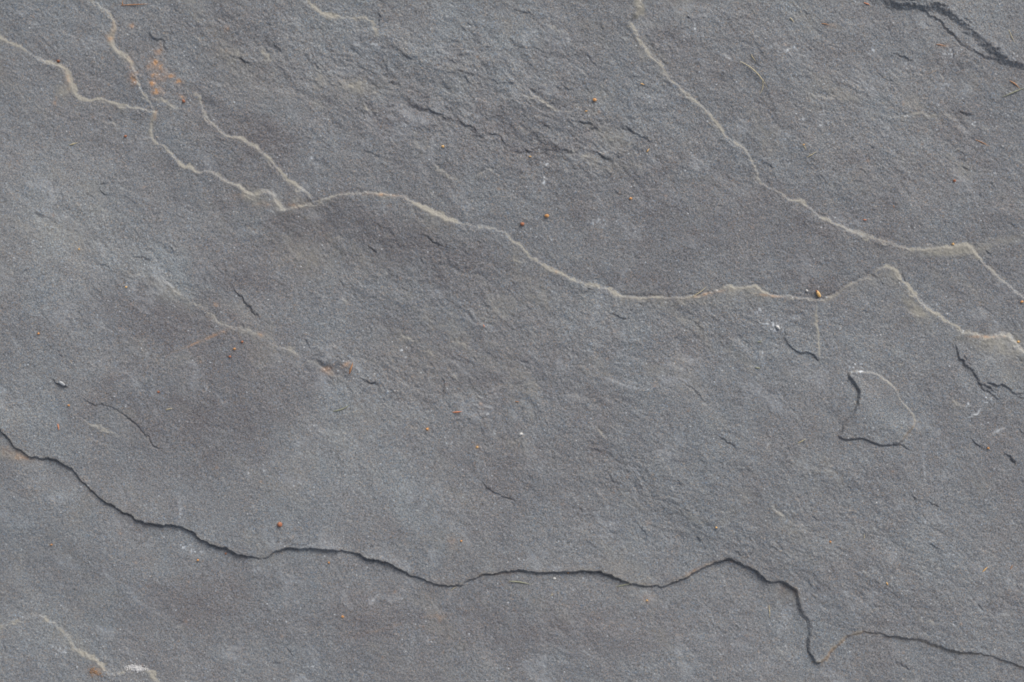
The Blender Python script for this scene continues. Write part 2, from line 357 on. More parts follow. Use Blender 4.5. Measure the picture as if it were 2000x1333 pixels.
dk([(1058,192),(1072,202),(1090,206)], 2.6, 1.0, w=6); dk([(1090,165),(1105,170),(1118,176)], 2.0, .8)
dk([(995,20),(1028,24),(1052,34)], 2.8, 1.0); pl([(1052,34),(1085,60),(1110,66)], .32)
dk([(1214,245),(1248,266),(1280,284)], 2.8, .9, w=5); dk([(1055,288),(1100,295),(1140,299)], 3.4, 1.0, w=6)
dk([(1172,305),(1193,313)], 3.2, 1.2, w=6); pl([(1235,296),(1243,306),(1248,316)], .5, 1.2)
pl([(1095,302),(1140,304),(1180,318)], .35, .8, bw=5)
pl([(1000,485),(1003,498),(1008,509),(1024,513),(1040,519)], .6, 1.2, bw=2.4); pl([(1000,478),(1012,480),(1024,486)], .8, .6, bw=4)
pl([(1017,733),(1035,742),(1052,754),(1066,768),(1083,776)], .34); pl([(1083,777),(1102,772),(1120,763)], .22, .8, bw=1.8)
pl([(1121,763),(1130,774),(1141,782)], .4, 1.2); pl([(1163,820),(1164,835),(1175,848),(1193,858)], .4, 1.4)
pl([(1185,812),(1192,820)], .4); pl([(1104,655),(1107,661),(1114,688),(1124,726)], .14, .8, white=.1)
dk([(814,447),(830,460),(845,474),(873,483),(890,484)], 3.0, 1.0); dk([(890,484),(905,488),(916,500)], 3.0, .8)
pl([(888,476),(905,478),(926,485),(936,490)], .45, 1.6, bw=5)
dk([(714,480),(726,486),(738,495)], 2.6, 1.0); pl([(772,508),(785,520),(800,530)], .35)
dk([(697,737),(716,743),(741,752)], 2.8, 1.2); dk([(752,779),(780,782),(788,770)], 2.8, 1.4); pl([(765,735),(790,752),(798,760)], .4, 1.4, bw=5)
dk([(859,730),(869,750),(866,788)], 1.8, .6); dk([(592,660),(603,674),(608,684)], 2, .8)
pl([(760,630),(785,655),(810,665),(850,700),(870,720)], .36, 1.4, bw=4)
pl([(880,660),(905,672),(920,690)], .34, 1.2, bw=5)
pl([(300,540),(321,550),(345,572),(373,592),(397,599),(428,630),(452,642),(483,647),(510,654),(534,669),(575,690),(614,709),(648,733),(679,744),(695,748)], .28, 1.6, bw=5, decay=20, brk=.6, fade=(60, 50))
pl([(225,500),(240,520),(255,540),(275,541),(300,543)], .28); dk([(255,500),(275,502),(300,509)], 1.8, .7); dk([(190,516),(210,522),(230,532)], 2.0, .9)
dk([(330,476),(336,490),(342,502)], 1.8, .7); dk([(133,600),(146,604),(155,604)], 1.6, .8)
dk([(115,665),(117,688),(122,694),(138,697)], 1.6, .8)
dk([(284,50),(290,66),(300,73),(317,79),(323,90),(327,104)], 2.6, 1.2); dk([(240,52),(252,48),(272,40)], 1.2, .5, hi=-1)
dk([(462,114),(478,118),(493,125)], 3.0, 1.3); dk([(480,46),(500,50)], 2, .7)
pl([(440,60),(458,75),(470,85)], .36); pl([(430,150),(445,166),(465,170),(480,192)], .42, 1.4, bw=4)
pl([(138,212),(150,225),(165,245),(181,264)], .34); pl([(190,230),(215,240),(238,246)], .32)
pl([(500,70),(512,90),(528,110)], .35)
dk([(56,412),(90,425),(125,440)], 1.5, .5, w=5); dk([(-5,378),(8,386),(22,394)], 2.2, .7, w=5)
pl([(315,330),(345,345),(372,353)], .3, 1)
dk([(938,932),(948,948),(962,963),(975,968),(990,971),(1014,987)], 2.4, 1.0); dk([(1176,930),(1197,938),(1219,948)], 2.8, .9)
dk([(1245,933),(1250,942),(1256,960),(1252,980)], 1.8, .8); dk([(1361,1049),(1369,1059)], 2.4, 1.1, fade=(4,4))
dk([(1236,1019),(1248,1024),(1257,1038),(1267,1058)], 2.2, 1.0); dk([(1428,1075),(1445,1078),(1456,1092)], 2.2, 1.0)
dk([(1430,1000),(1438,1008)], 2.0, 1, fade=(4,4)); dk([(1456,985),(1464,994)], 2, .9, fade=(4,4))
pl([(1025,905),(1055,925),(1066,938),(1088,950)], .38, 1.4); pl([(1165,952),(1180,975),(1195,985)], .34); pl([(1345,938),(1370,955),(1385,975)], .34, 1.4, bw=5)
pl([(1310,946),(1316,958)], .3, white=.2)
dk([(1155,882),(1165,879),(1175,887)], 1.6, .7)
pl([(1649,1087),(1673,1101),(1690,1118),(1706,1137)], .3); dk([(1686,1222),(1706,1217),(1738,1219)], 2.2, .8)
pl([(1780,1188),(1797,1211),(1818,1216),(1842,1221)], .34); dk([(1870,1190),(1858,1200),(1856,1212)], 1.2,.4)
pl([(1500,980),(1520,1000),(1540,1018)], .3); pl([(1535,1020),(1555,1034),(1580,1036)], .36, 1, bw=4); dk([(1530,1043),(1560,1050)], 1.4,.5)
pl([(1510,1255),(1525,1275),(1540,1290)], .3); dk([(1740,1288),(1765,1298),(1785,1312)], 2.2, .8, w=5); pl([(1655,1290),(1680,1315)], .28)
dk([(1908,1258),(1930,1268)], 1.6, .5); pl([(1895,1185),(1930,1190),(1960,1230)], .25, 1.2); dk([(1985,1255),(2010,1262)], 2.4,.8)
dk([(1955,880),(1975,898),(1985,912)], 2.6, .9); dk([(1890,850),(1905,868),(1925,878)], 2.4, .9); dk([(1800,975),(1818,985),(1838,990)], 1.6,.5)
pl([(-30,1238),(21,1221),(62,1203),(78,1208),(93,1216),(114,1230),(130,1242),(138,1256),(145,1270),(160,1279),(173,1285),(197,1297),(214,1316),(225,1318),(235,1315),(248,1304),(270,1306),(290,1311),(305,1324),(316,1345),(340,1400)], .85, 4.2,
   bw=5.2, w=9, decay=26, fade=(40, 30), vary=.6, brk=.15, beige=1.05)
dk([(2,1245),(4,1275),(0,1310)], 2.4, .8)
dk([(1562,20),(1572,26),(1585,29)], 2.2, .9); dk([(1632,96),(1642,104),(1654,110)], 2.2, .9); pl([(1535,22),(1548,30),(1556,40)], .3)
pl([(1715,230),(1750,229),(1790,224),(1820,226),(1846,228),(1894,226)], .42, 1.4, bw=2.8); pl([(1895,232),(1905,245),(1930,252),(1960,248),(2000,236)], .3, 1.2)
dk([(1862,222),(1880,220),(1902,226)], 2.2, .8); pl([(1818,305),(1845,304),(1870,295),(1900,282)], .34, 1.4, bw=4)
pl([(1760,290),(1763,310),(1766,330)], .3, .8); pl([(1560,170),(1590,190),(1640,190)], .26)
dk([(1855,90),(1862,105),(1860,130),(1850,138)], 1.8, .6); dk([(1740,106),(1765,112),(1790,120)], 1.8, .6)
pl([(1385,99),(1400,106),(1424,117),(1440,124)], .3, .4, white=.18, bw=2.2)
pl([(1700,600),(1768,596),(1775,612),(1792,618)], .24, 1.0, bw=4); pl([(1768,590),(1766,604),(1775,613),(1795,620)], .32, 1.2, bw=3)
pl([(1882,672),(1905,676),(1935,685),(1960,700)], .4, 1.4, bw=2.8); pl([(1940,660),(1952,680),(1965,705),(1972,720)], .34, .8, bw=4)
pl([(1960,755),(1975,749)], .25, .3, white=.25); pl([(1850,770),(1870,788),(1885,796)], .35, 1.2, bw=4)
pl([(1843,800),(1853,820)], .2); pl([(1745,705),(1760,718)], .3); pl([(1800,705),(1815,712)], .3)
pl([(1510,575),(1525,575),(1545,584),(1553,596)], .35, 1, bw=4)
pl([(1320,585),(1330,592),(1340,602)], .3, 1.0, bw=3); pl([(1460,565),(1475,573),(1484,570)], .4, 1, bw=3.4)
dk([(1352,628),(1370,642),(1390,655)], 2.0, .7); dk([(1380,640),(1400,655),(1430,668)], 2.2, .8); pl([(1370,622),(1385,640),(1398,650)], .28)
dk([(1180,605),(1200,618),(1235,622)], 1.8, .6); dk([(1000,690),(1020,706),(1040,716)], 1.6, .6)
dk([(1330,745),(1355,760),(1380,790)], 1.6, .5); dk([(1395,845),(1420,862),(1445,880)], 1.8, .6)
dk([(770,90),(800,112),(825,118)], 2.0, .6, w=5); dk([(880,132),(920,146),(960,150)], 2.2, .7, w=5); dk([(950,155),(985,165),(1015,160)], 2.2, .8)
dk([(1178,36),(1172,52),(1180,68)], 2.0, .6); dk([(985,70),(1010,90),(1040,98)], 1.8, .5, w=5); dk([(1140,100),(1155,120),(1170,140)], 2, .7, w=5)

# countless short ragged ledges where the face split unevenly
n_l = 0
while n_l < 330:
    x, y = rng.uniform(-20, 2020), rng.uniform(-20, 1350)
    i = min(np.searchsorted(ax, x), NX - 1); j = min(np.searchsorted(ay, y), NY - 1)
    if rng.rand() > (float(rough[j, i]) - .35) * .85: continue
    n_l += 1
    an = math.radians(rng.normal(30, 20)); ln = rng.uniform(9, 34); p = [(x, y)]
    for _ in range(3):
        an2 = an + rng.normal(0, .55); p.append((p[-1][0] + ln / 3 * math.cos(an2), p[-1][1] + ln / 3 * math.sin(an2)))
    if rng.rand() < .62: crack(p, hi=1, step=rng.uniform(.7, 2.0), w=2.6, decay=8, groove=rng.uniform(0, .45), gw=1.6, fade=(ln * .4, ln * .4), jag=2, vary=.9, smooth=1)
    else: crack(p, hi=-1, step=rng.uniform(.7, 1.8), w=4, decay=8, beige=rng.uniform(0, .3), bw=2.2, fade=(ln * .4, ln * .4), jag=2, vary=.9, smooth=1)
for q in [[(755,155),(768,158),(782,160)],[(828,212),(850,222),(876,231)],[(850,226),(872,236),(890,240)],[(893,240),(915,248),(936,262)],[(905,250),(925,260),(950,268)],[(940,262),(962,262),(978,266)],[(990,300),(1030,294),(1062,290)],
          [(1010,296),(1040,300),(1075,297)],[(1148,296),(1165,300),(1188,310)],[(1026,168),(1040,176),(1062,190)],[(1080,196),(1098,208),(1112,210)],[(1205,240),(1225,252),(1240,262)],[(1120,235),(1150,244),(1175,256)],[(1030,235),(1060,245),(1090,246)]]:
    dk(q, rng.uniform(1.8, 3.0), .8, w=rng.uniform(3, 6), decay=12, warp=2.4, brk=.5, dark=.26)
for q in [[(1925,752),(1938,762),(1950,760)],[(1905,742),(1925,752),(1938,760)],[(1940,765),(1952,776),(1966,782)],[(1878,690),(1886,704),(1898,716)],[(1975,690),(1985,700),(2000,706)],[(1968,770),(1985,776),(2005,774)],[(1915,770),(1926,782),(1934,795)]]:
    dk(q, rng.uniform(1.4, 2.4), .6, warp=2.0, brk=.5)
# embedded pebble like boss and its rusty rim
b1 = blob(648, 697, 27, 22, -15)
H += 2.6 * sstep(.25, .6, b1) * (1 + .12 * fbm(X, Y, 14, 51, 3))
M_RUST += 0.55 * blob(638, 720, 10, 4, -10) + 0.5 * blob(676, 712, 9, 4, -30) + .25 * blob(640, 728, 12, 6, 10)
H += 1.0 * sstep(.3, .6, blob(588, 1055, 26, 11, -3)) + .9 * sstep(.3, .6, blob(590, 172, 13, 12, 0))
H -= 2.0 * blob(300, 85, 30, 28, 20) - 1.2 * blob(290, 66, 16, 14, 20)
H -= 1.8 * blob(820, 215, 60, 14, 20); H += 3 * blob(1690, 790, 55, 40, 30)

# ------------------------------------------------------------------ colour masks: wear, dust, rust stains, mineral flecks
BX = (X + 34 * fbm(X, Y, 75, 311, 4, .62)).astype(np.float32); BY = (Y + 34 * fbm(X, Y, 75, 312, 4, .62)).astype(np.float32)
def wblob(cx, cy, rx, ry, ang=0.0):
    """a blotch with a ragged, wandering border"""
    c, s = math.cos(math.radians(ang)), math.sin(math.radians(ang))
    u = ((BX - cx) * c + (BY - cy) * s) / rx; v = (-(BX - cx) * s + (BY - cy) * c) / ry
    return np.exp(-(u * u + v * v) ** 1.4).astype(np.float32)
for a in [(515,418,34,20,20,.35),(800,490,190,70,10,-.5),(600,440,120,40,-10,-.55),(480,520,70,50,0,-.5),(330,620,110,70,20,-.6),(250,790,90,60,0,-.35),(440,800,140,110,30,-.5),(560,700,130,60,20,-.25),(900,250,240,70,10,-.35),
          (500,260,110,50,30,-.5),(980,700,220,80,15,-.3),(430,1180,160,60,0,-.35),(900,1220,300,60,0,-.35),(1200,1240,260,70,0,-.3),(1450,460,300,90,20,-.25),(1300,200,200,80,0,-.1),(1680,420,220,60,15,-.25),
          (340,535,75,35,25,.75),(200,470,160,60,10,.35),(60,380,120,90,0,.4),(60,820,120,60,20,.6),(130,560,90,80,0,.15),(120,720,130,60,0,.25),(60,1000,120,90,0,.3),(620,880,180,80,10,.25),(770,950,150,50,20,.3),
          (780,800,120,40,10,.35),(840,1020,120,40,30,.25),(80,1230,110,60,0,.35),(200,20,110,60,0,.25),(620,60,120,50,0,.3),(860,60,120,60,0,.2),(980,60,80,50,0,.35),(1120,250,120,60,0,.15),(1100,640,120,60,0,.3),
          (1450,20,160,50,0,.15),(1880,50,120,60,0,.25),(1800,150,140,60,20,-.1),(1720,1000,260,120,20,.05),(1810,1100,120,50,10,.1),(1900,560,90,60,0,-.2),(1700,640,100,60,0,.1),(1930,720,60,40,0,.4),(1720,800,60,60,0,.15),
          (560,1000,120,60,0,.1),(1000,980,140,60,0,-.1),(700,1180,140,50,0,-.2),(1350,830,150,80,0,.05),(1250,940,160,70,0,.12),(1560,1000,120,60,0,.15),(1880,320,150,60,0,-.1),(280,1080,120,50,0,.12),(760,20,40,40,0,-.1),
          (1240,560,90,20,10,-.35),(1570,560,90,16,0,-.35),(300,960,100,60,0,-.05),(420,90,100,60,0,-.1),(300,300,60,40,20,-.1),(180,350,100,50,10,.2)]:
    M_TONE += 1.35 * a[5] * wblob(*a[:5])
M_TONE += 0.36 * fbm(wx, wy, 110, 61, 5, .72, ang=DIAG, stretch=1.4) + 0.30 * fbm(X, Y, 22, 62, 4, .75, ang=DIAG, stretch=1.25)
M_WHITE += 0.13 * sstep(.30, 1.0, fbm(wx, wy, 46, 66, 5, .75, ang=DIAG, stretch=1.5))
M_TONE -= 0.5 * sstep(.35, .9, fbm(X, Y, 15, 67, 3, .7)) * np.clip(rough - .4, 0, 1)
# faint sandy bloom
for a in [(310,560,90,22,30,.22),(700,170,60,22,0,.3),(640,490,160,50,20,.14),(590,510,50,25,20,.2),(480,140,90,40,30,.16),(820,700,120,40,30,.14),(1870,490,50,9,-3,.7),(1895,482,6,6,0,.5),(1775,590,12,34,-38,.5),(1798,612,14,8,30,.4),(1962,470,40,9,-8,.35),(1975,680,30,24,10,.45),(1930,664,60,9,0,.3),(1975,735,26,16,0,.25),(150,1262,10,26,-50,.3),(745,382,60,8,3,.2),(1008,500,10,18,0,.4),(301,224,4,9,10,.8),(296,244,4,12,5,.7),(293,260,4,8,0,.5),(1830,492,70,10,0,.35),(1740,540,26,20,30,.35),
          (1790,610,30,12,45,.3),(860,450,60,16,20,.15),(1960,672,44,22,10,.5),(1910,668,50,14,15,.3),(120,178,14,16,0,.45),(540,395,30,14,10,.35),(512,392,18,12,0,.3),(485,380,20,14,30,.4),(1690,555,60,10,-28,.2),
          (60,460,200,70,0,.10),(860,1060,60,20,20,.16),(1540,1030,50,20,30,.2),(1190,325,40,16,10,.22),(1440,575,50,10,5,.3),(1446,567,30,7,0,.6),(1300,592,60,9,0,.25),(130,1250,50,18,50,.2),(1030,545,40,18,40,.18),(1400,590,70,12,5,.2),
          (10,885,40,13,20,.7),(1535,1160,26,14,20,.35),(600,400,60,6,-12,.3),(300,300,26,10,60,.1),(1250,20,10,24,0,.4),(1275,50,18,6,0,.3)]:
    M_BEIGE += a[5] * blob(*a[:5]) * (1 + .5 * fbm(X, Y, 22, 63, 3))
M_BEIGE += 0.22 * sstep(.30, .95, fbm(wx, wy, 60, 64, 4, .65, ang=DIAG, stretch=1.8)) * (0.4 + rough)
M_BEIGE += 0.10 * sstep(.1, .9, vnoise(X, Y, 5, 65)) * rough
flk = wblob(1712, 800, 72, 62, 35)
M_TONE += .38 * flk
# rust stains, by the upper left edge above all
rn = sstep(.0, .5, fbm(X, Y, 9, 71, 3, .6))
for a in [(308,150,26,42,-8,.16),(255,140,8,30,0,.25),(302,126,13,9,0,1.1),(306,146,9,7,0,.9),(296,160,6,7,20,1.0),(308,177,10,6,-20,1.0),(333,149,8,5,0,.6),(350,160,9,6,0,.75),(310,98,9,9,0,.35),(256,147,5,6,0,.8),(262,155,4,10,0,.5),(256,50,5,6,20,.45),(354,188,8,6,0,.6),
          (305,215,4,4,0,.3),(302,228,4,7,0,.7),(302,196,4,4,0,.2),(442,56,5,7,0,.5),(213,72,5,8,0,.5),(221,50,4,14,0,.4),(218,60,4,5,0,.4),(24,885,24,8,20,.30),(50,898,24,6,5,.3),(105,200,4,10,10,.3),(276,112,4,4,0,.4),
          (1545,1158,20,10,20,.16),(882,1058,6,9,0,.5),(1267,1171,9,8,0,.35),(850,1205,18,4,-5,.3),(859,1209,4,5,0,.8),(736,1232,44,3,-14,.25),(670,1206,4,4,0,.6),(1267,1022,4,4,0,.6),(850,1015,4,3,0,.0),(423,595,5,5,0,.6),
          (330,536,4,3,0,.4),(380,672,44,2.2,-22,.4),(430,650,22,3,-22,.45),(1574,712,6,3,0,.25),(835,840,4,4,0,.6),(932,872,5,4,0,.5),(179,228,4,3,0,.5),(300,324,4,3,0,.5),(280,365,4,3,0,.3),(1100,985,4,3,0,.4),
          (460,385,14,8,0,.18),(520,399,16,5,0,.3),(575,402,12,4,0,.35),(745,381,26,2.5,3,.45),(1920,658,24,2.5,0,.5),(1380,575,30,2.5,-12,.4),(1500,578,26,2.5,6,.35),(128,152,6,22,-12,.3),(1086,530,4,3,0,.4),
          (186,1312,14,12,0,.3),(1350,1119,24,3,-28,.35),(985,1122,60,2.5,-2,.15),(1578,270,8,6,0,.2),(1842,90,12,4,0,.25),(1620,52,12,4,0,.2),(700,1158,5,3,0,.2),(510,652,5,5,0,.5),(1300,1125,8,3,0,.1)]:
    M_RUST += a[5] * blob(*a[:5]) * (0.35 + rn)
for (x, y, r, v) in [(rng.uniform(0, 2000), rng.uniform(0, 1333), rng.uniform(1.5, 3.0), rng.uniform(.15, .55)) for _ in range(170)]:
    a0, a1 = np.searchsorted(ax, [x - 9, x + 9]); b0, b1 = np.searchsorted(ay, [y - 9, y + 9])
    M_RUST[b0:b1, a0:a1] += .7 * v * np.exp(-((X[b0:b1, a0:a1] - x) ** 2 + (Y[b0:b1, a0:a1] - y) ** 2) / r ** 2)
# white mineral crusts and scratches
wnz = sstep(.25, .75, vnoise(X, Y, 3.4, 81)) 
for a in [(1492,622,14,12,40,.9),(1512,640,18,7,20,1.0),(1525,622,10,8,0,.6),(1668,714,16,9,0,1.0),(1680,727,16,2.5,0,1.0),(1490,690,3,18,12,.7),(1486,722,4,9,20,.7),(366,1070,14,7,0,.8),(382,1078,14,8,0,.55),(352,1068,3,7,0,.6),
          (105,1264,8,5,0,.6),(120,1270,7,6,30,1.),(88,1285,3,12,0,.5),(1702,102,8,6,0,.8),(1850,108,12,10,0,.55),(1862,102,10,6,0,.5),(1842,168,12,8,0,.6),(1964,224,6,4,-20,1.),(1901,238,5,9,0,1.),(1603,220,6,6,0,.8),(1595,245,8,7,0,.9),
          (1565,237,6,5,0,.6),(1530,268,10,8,0,.5),(1775,128,14,12,0,.4),(247,980,4,5,0,.7),(350,960,3,70,0,.25),(352,1000,10,30,0,.25),(1804,910,2.5,45,0,.5),(1888,790,4,4,0,1),(1925,779,8,9,0,.9),(1790,730,9,3,20,.6),(1805,722,4,3,0,.7),
          (1165,435,20,10,-20,.4),(1068,318,6,6,0,.8),(1062,326,4,4,0,.6),(1355,60,2.5,9,0,.7),(1340,72,8,8,40,.35),(1368,72,5,3,0,.5),(1110,142,10,2,-35,.5),(1378,192,7,2.5,-20,.5),(1017,850,4,3.5,-20,1.2),(1019,848,2,2,0,1),
          (785,686,4,4,0,1.0),(786,700,8,6,0,.6),(541,955,4,5,0,.6),(958,1250,6,5,0,.7),(937,1252,4,4,0,.5),(850,1250,5,4,0,.4),(836,1284,4,3,0,.6),(834,1245,5,4,0,.4),(610,1305,12,6,0,.5),(710,400,4,2.5,0,1),(607,310,5,5,0,.5),(620,330,5,5,0,.5),
          (1835,1275,14,3,-30,.45),(1805,1018,10,5,0,.55),(1975,1022,4,3,0,.6),(882,510,3,5,0,.7),(540,537,12,8,0,.3),(665,530,12,8,0,.2),(970,770,8,14,0,.4),(950,808,5,4,0,.5),(882,870,7,9,0,.5),(962,850,12,8,0,.35),(400,762,6,8,0,.5),
          (300,795,6,4,0,.5),(352,812,3,3,0,.6),(328,872,4,3,0,1),(545,175,5,4,0,.3),(720,111,7,5,0,.7),(730,90,14,8,0,.5),(900,180,4,3,0,.7),(1500,870,8,8,0,.3),(1180,1050,20,16,0,.16),(1395,605,10,6,0,.25),(1480,606,4,6,0,.7),
          (1200,560,4,2,0,.2),(1520,100,8,4,-40,.35),(413,1278,4,4,0,.6),(146,1202,3,3,0,.8),(1060,1240,5,24,-8,.2),(1065,1305,4,20,0,.25),(1410,1278,8,5,0,.4),(1459,1300,10,8,0,.35),(780,870,30,16,0,.15),(805,960,6,10,0,.3),(500,1110,20,10,0,.2)]:
    M_WHITE += .85 * a[5] * blob(*a[:5]) * (0.06 + 1.15 * wnz)
for (p, q, wdt, v) in [((1532,101),(1549,93),3.6,1.0),((1062,348),(1062,360),3.0,1.1),((1177,446),(1184,435),2.0,1.0),((721,1179),(738,1163),2.6,.9),((724,1180),(722,1172),3.,.7),((1500,97),(1508,89),2.2,.7),((1390,101),(1426,118),1.6,.6),
                       ((1356,52),(1358,68),1.8,.8),((1312,947),(1316,958),2.0,.5),((1709,928),(1716,942),1.8,.6),((1493,980),(1495,986),2.0,.7),((1614,985),(1622,1015),1.2,.6),((1105,648),(1110,672),1.3,.35),((1515,636),(1521,642),2.4,1.),
                       ((862,780),(872,830),1.2,.3),((57,240),(66,228),1.2,.5),((1680,1110),(1690,1122),1.4,.3),((115,815),(116,826),1.5,.5),((222,826),(225,842),1.3,.4),((20,1085),(17,1110),1.2,.35)]:
    d, t = dense([p, ((p[0]+q[0])/2+.6, (p[1]+q[1])/2), q], .4)
    f = field(d, t, 12)
    if f:
        sl, sd0, dist, tt = f
        M_WHITE[sl] += .8 * v * np.exp(-(dist / (.85 * wdt)) ** 2) * (0.2 + .9 * wnz[sl])
# sparkling grains of quartz and mica strewn over the face
spk = np.random.RandomState(12)
nsp = 5200
sx, sy = spk.uniform(-50, 2050, nsp), spk.uniform(-50, 1383, nsp)
si = np.clip(np.searchsorted(ax, sx), 1, NX - 2); sj = np.clip(np.searchsorted(ay, sy), 1, NY - 2)
keep = spk.rand(nsp) < 0.35 + 0.65 * sstep(-.2, .6, vnoise(sx, sy, 120, 91))
amp = (spk.rand(nsp) ** 3) * 1.1 + 0.14
for a, b, v in zip(sj[keep], si[keep], amp[keep]):
    M_WHITE[a, b] += v; M_WHITE[a, b + 1] += v * .45; M_WHITE[a + 1, b] += v * .35
del wnz, rn
M_BEIGE = np.clip(M_BEIGE, 0, 1.3); M_RUST = np.clip(M_RUST, 0, 1.2); M_WHITE = np.clip(M_WHITE, 0, 1.2)
M_BEIGE *= np.clip(1 + .6 * fbm(X, Y, 9, 95, 3, .8), .1, 1.4)
H += 0.5 * M_WHITE * (M_WHITE > .3)

def height(px, py):
    """surface height in metres at a point of the stone"""
    i = np.clip(np.searchsorted(ax, px), 1, NX - 1); j = np.clip(np.searchsorted(ay, py), 1, NY - 1)
    u = (px - ax[i-1]) / (ax[i] - ax[i-1]); v = (py - ay[j-1]) / (ay[j] - ay[j-1])
    h = (H[j-1, i-1]*(1-u) + H[j-1, i]*u)*(1-v) + (H[j, i-1]*(1-u) + H[j, i]*u)*v
    return float(h) * S
def world_at(px, py, dz=0.0):
    return Vector(((px - CX) * S, (CY - py) * S, height(px, py) + dz))

# ------------------------------------------------------------------ materials
def nodes_of(name):
    m = bpy.data.materials.new(name); m.use_nodes = True
    nt = m.node_tree; nt.nodes.clear()
    o = nt.nodes.new("ShaderNodeOutputMaterial"); b = nt.nodes.new("ShaderNodeBsdfPrincipled")
    nt.links.new(b.outputs[0], o.inputs[0])
    return m, nt, b

def stone_material():
    m, nt, b = nodes_of("grey_flagstone")
    N, Lk = nt.nodes, nt.links
    at = N.new("ShaderNodeAttribute"); at.attribute_name = "wear"
    sep = N.new("ShaderNodeSeparateColor"); Lk.new(at.outputs["Color"], sep.inputs[0])
    tone = at.outputs["Alpha"]
    tc = N.new("ShaderNodeTexCoord")
    def noise(scale, detail, rough_, dist=0.0):
        n = N.new("ShaderNodeTexNoise"); n.inputs["Scale"].default_value = scale; n.inputs["Detail"].default_value = detail
        n.inputs["Roughness"].default_value = rough_; n.inputs["Distortion"].default_value = dist
        Lk.new(tc.outputs["Object"], n.inputs["Vector"]); return n
    def mix(fac, a, c, kind='MIX'):
        x = N.new("ShaderNodeMix"); x.data_type = 'RGBA'; x.blend_type = kind
        if hasattr(fac, 'links') or hasattr(fac, 'is_linked'): Lk.new(fac, x.inputs[0])
        else: x.inputs[0].default_value = fac
        for v, k in ((a, 6), (c, 7)):
            if hasattr(v, 'is_linked'): Lk.new(v, x.inputs[k])
            else: x.inputs[k].default_value = (*v, 1)
        return x.outputs[2]
    def ramp(src, p0, p1, c0=(0,0,0), c1=(1,1,1)):
        r = N.new("ShaderNodeValToRGB"); r.color_ramp.elements[0].position = p0; r.color_ramp.elements[1].position = p1
        r.color_ramp.elements[0].color = (*c0, 1); r.color_ramp.elements[1].color = (*c1, 1)
        Lk.new(src, r.inputs[0]); return r.outputs[0]
    base = ramp(tone, 0.10, 0.90, DARK_C, PALE_C)
    g1 = noise(1650, 2, .7)            # grains about two pixels wide
    base = mix(1.0, base, ramp(g1.outputs[0], .25, .75, (.30,.30,.31), (1.85,1.84,1.80)), 'MULTIPLY')
    g2 = noise(900, 3, .65)
    base = mix(1.0, base, ramp(g2.outputs[0], .3, .7, (.86,.865,.88), (1.14,1.13,1.11)), 'MULTIPLY')
    g3 = noise(1400, 1, .5)
    warm = ramp(g3.outputs[0], .56, .74)
    base = mix(warm, base, mix(1.0, base, (1.34, 1.08, .86), 'MULTIPLY'))
    base = mix(ramp(noise(1250, 1, .5).outputs[0], .58, .76), base, mix(1.0, base, (.80, .98, 1.20), 'MULTIPLY'))
    gr = ramp(g1.outputs[0], .3, .75, (.78,.78,.78), (1.2,1.2,1.2))
    hue = noise(26, 5, .68, .6)
    base = mix(1.0, base, ramp(hue.outputs[0], .36, .64, (1.022, .995, .98), (.98, 1.004, 1.02)), 'MULTIPLY')
    be = mix(1.0, (.226, .217, .192), gr, 'MULTIPLY')
    col = mix(sep.outputs[0], base, be)
    col = mix(sep.outputs[1], col, mix(1.0, (.36, .215, .12), gr, 'MULTIPLY'))
    col = mix(sep.outputs[2], col, (.50, .53, .56))
    Lk.new(col, b.inputs["Base Color"])
    b.inputs["Roughness"].default_value = 0.82
    b.inputs["Specular IOR Level"].default_value = 0.3
    bp = N.new("ShaderNodeBump"); bp.inputs["Strength"].default_value = 0.35; bp.inputs["Distance"].default_value = 0.00012
    Lk.new(noise(1900, 3, .65).outputs[0], bp.inputs["Height"]); Lk.new(bp.outputs[0], b.inputs["Normal"])
    return m
DARK_C = (.109, .108, .116)
PALE_C = (.165, .179, .191)
STONE = stone_material()

def organic(name, c0, c1, scale=900, rough_=.6, sss=0.0, bump=.3):
    m, nt, b = nodes_of(name)
    N, Lk = nt.nodes, nt.links
    tc = N.new("ShaderNodeTexCoord"); n = N.new("ShaderNodeTexNoise"); n.inputs["Scale"].default_value = scale; n.inputs["Detail"].default_value = 3
    Lk.new(tc.outputs["Object"], n.inputs["Vector"])
    r = N.new("ShaderNodeValToRGB"); r.color_ramp.elements[0].position = .3; r.color_ramp.elements[1].position = .7
    r.color_ramp.elements[0].color = (*c0, 1); r.color_ramp.elements[1].color = (*c1, 1)
    Lk.new(n.outputs[0], r.inputs[0]); Lk.new(r.outputs[0], b.inputs["Base Color"])
    b.inputs["Roughness"].default_value = rough_
    bp = N.new("ShaderNodeBump"); bp.inputs["Strength"].default_value = bump; bp.inputs["Distance"].default_value = .0002
    Lk.new(n.outputs[0], bp.inputs["Height"]); Lk.new(bp.outputs[0], b.inputs["Normal"])
    return m
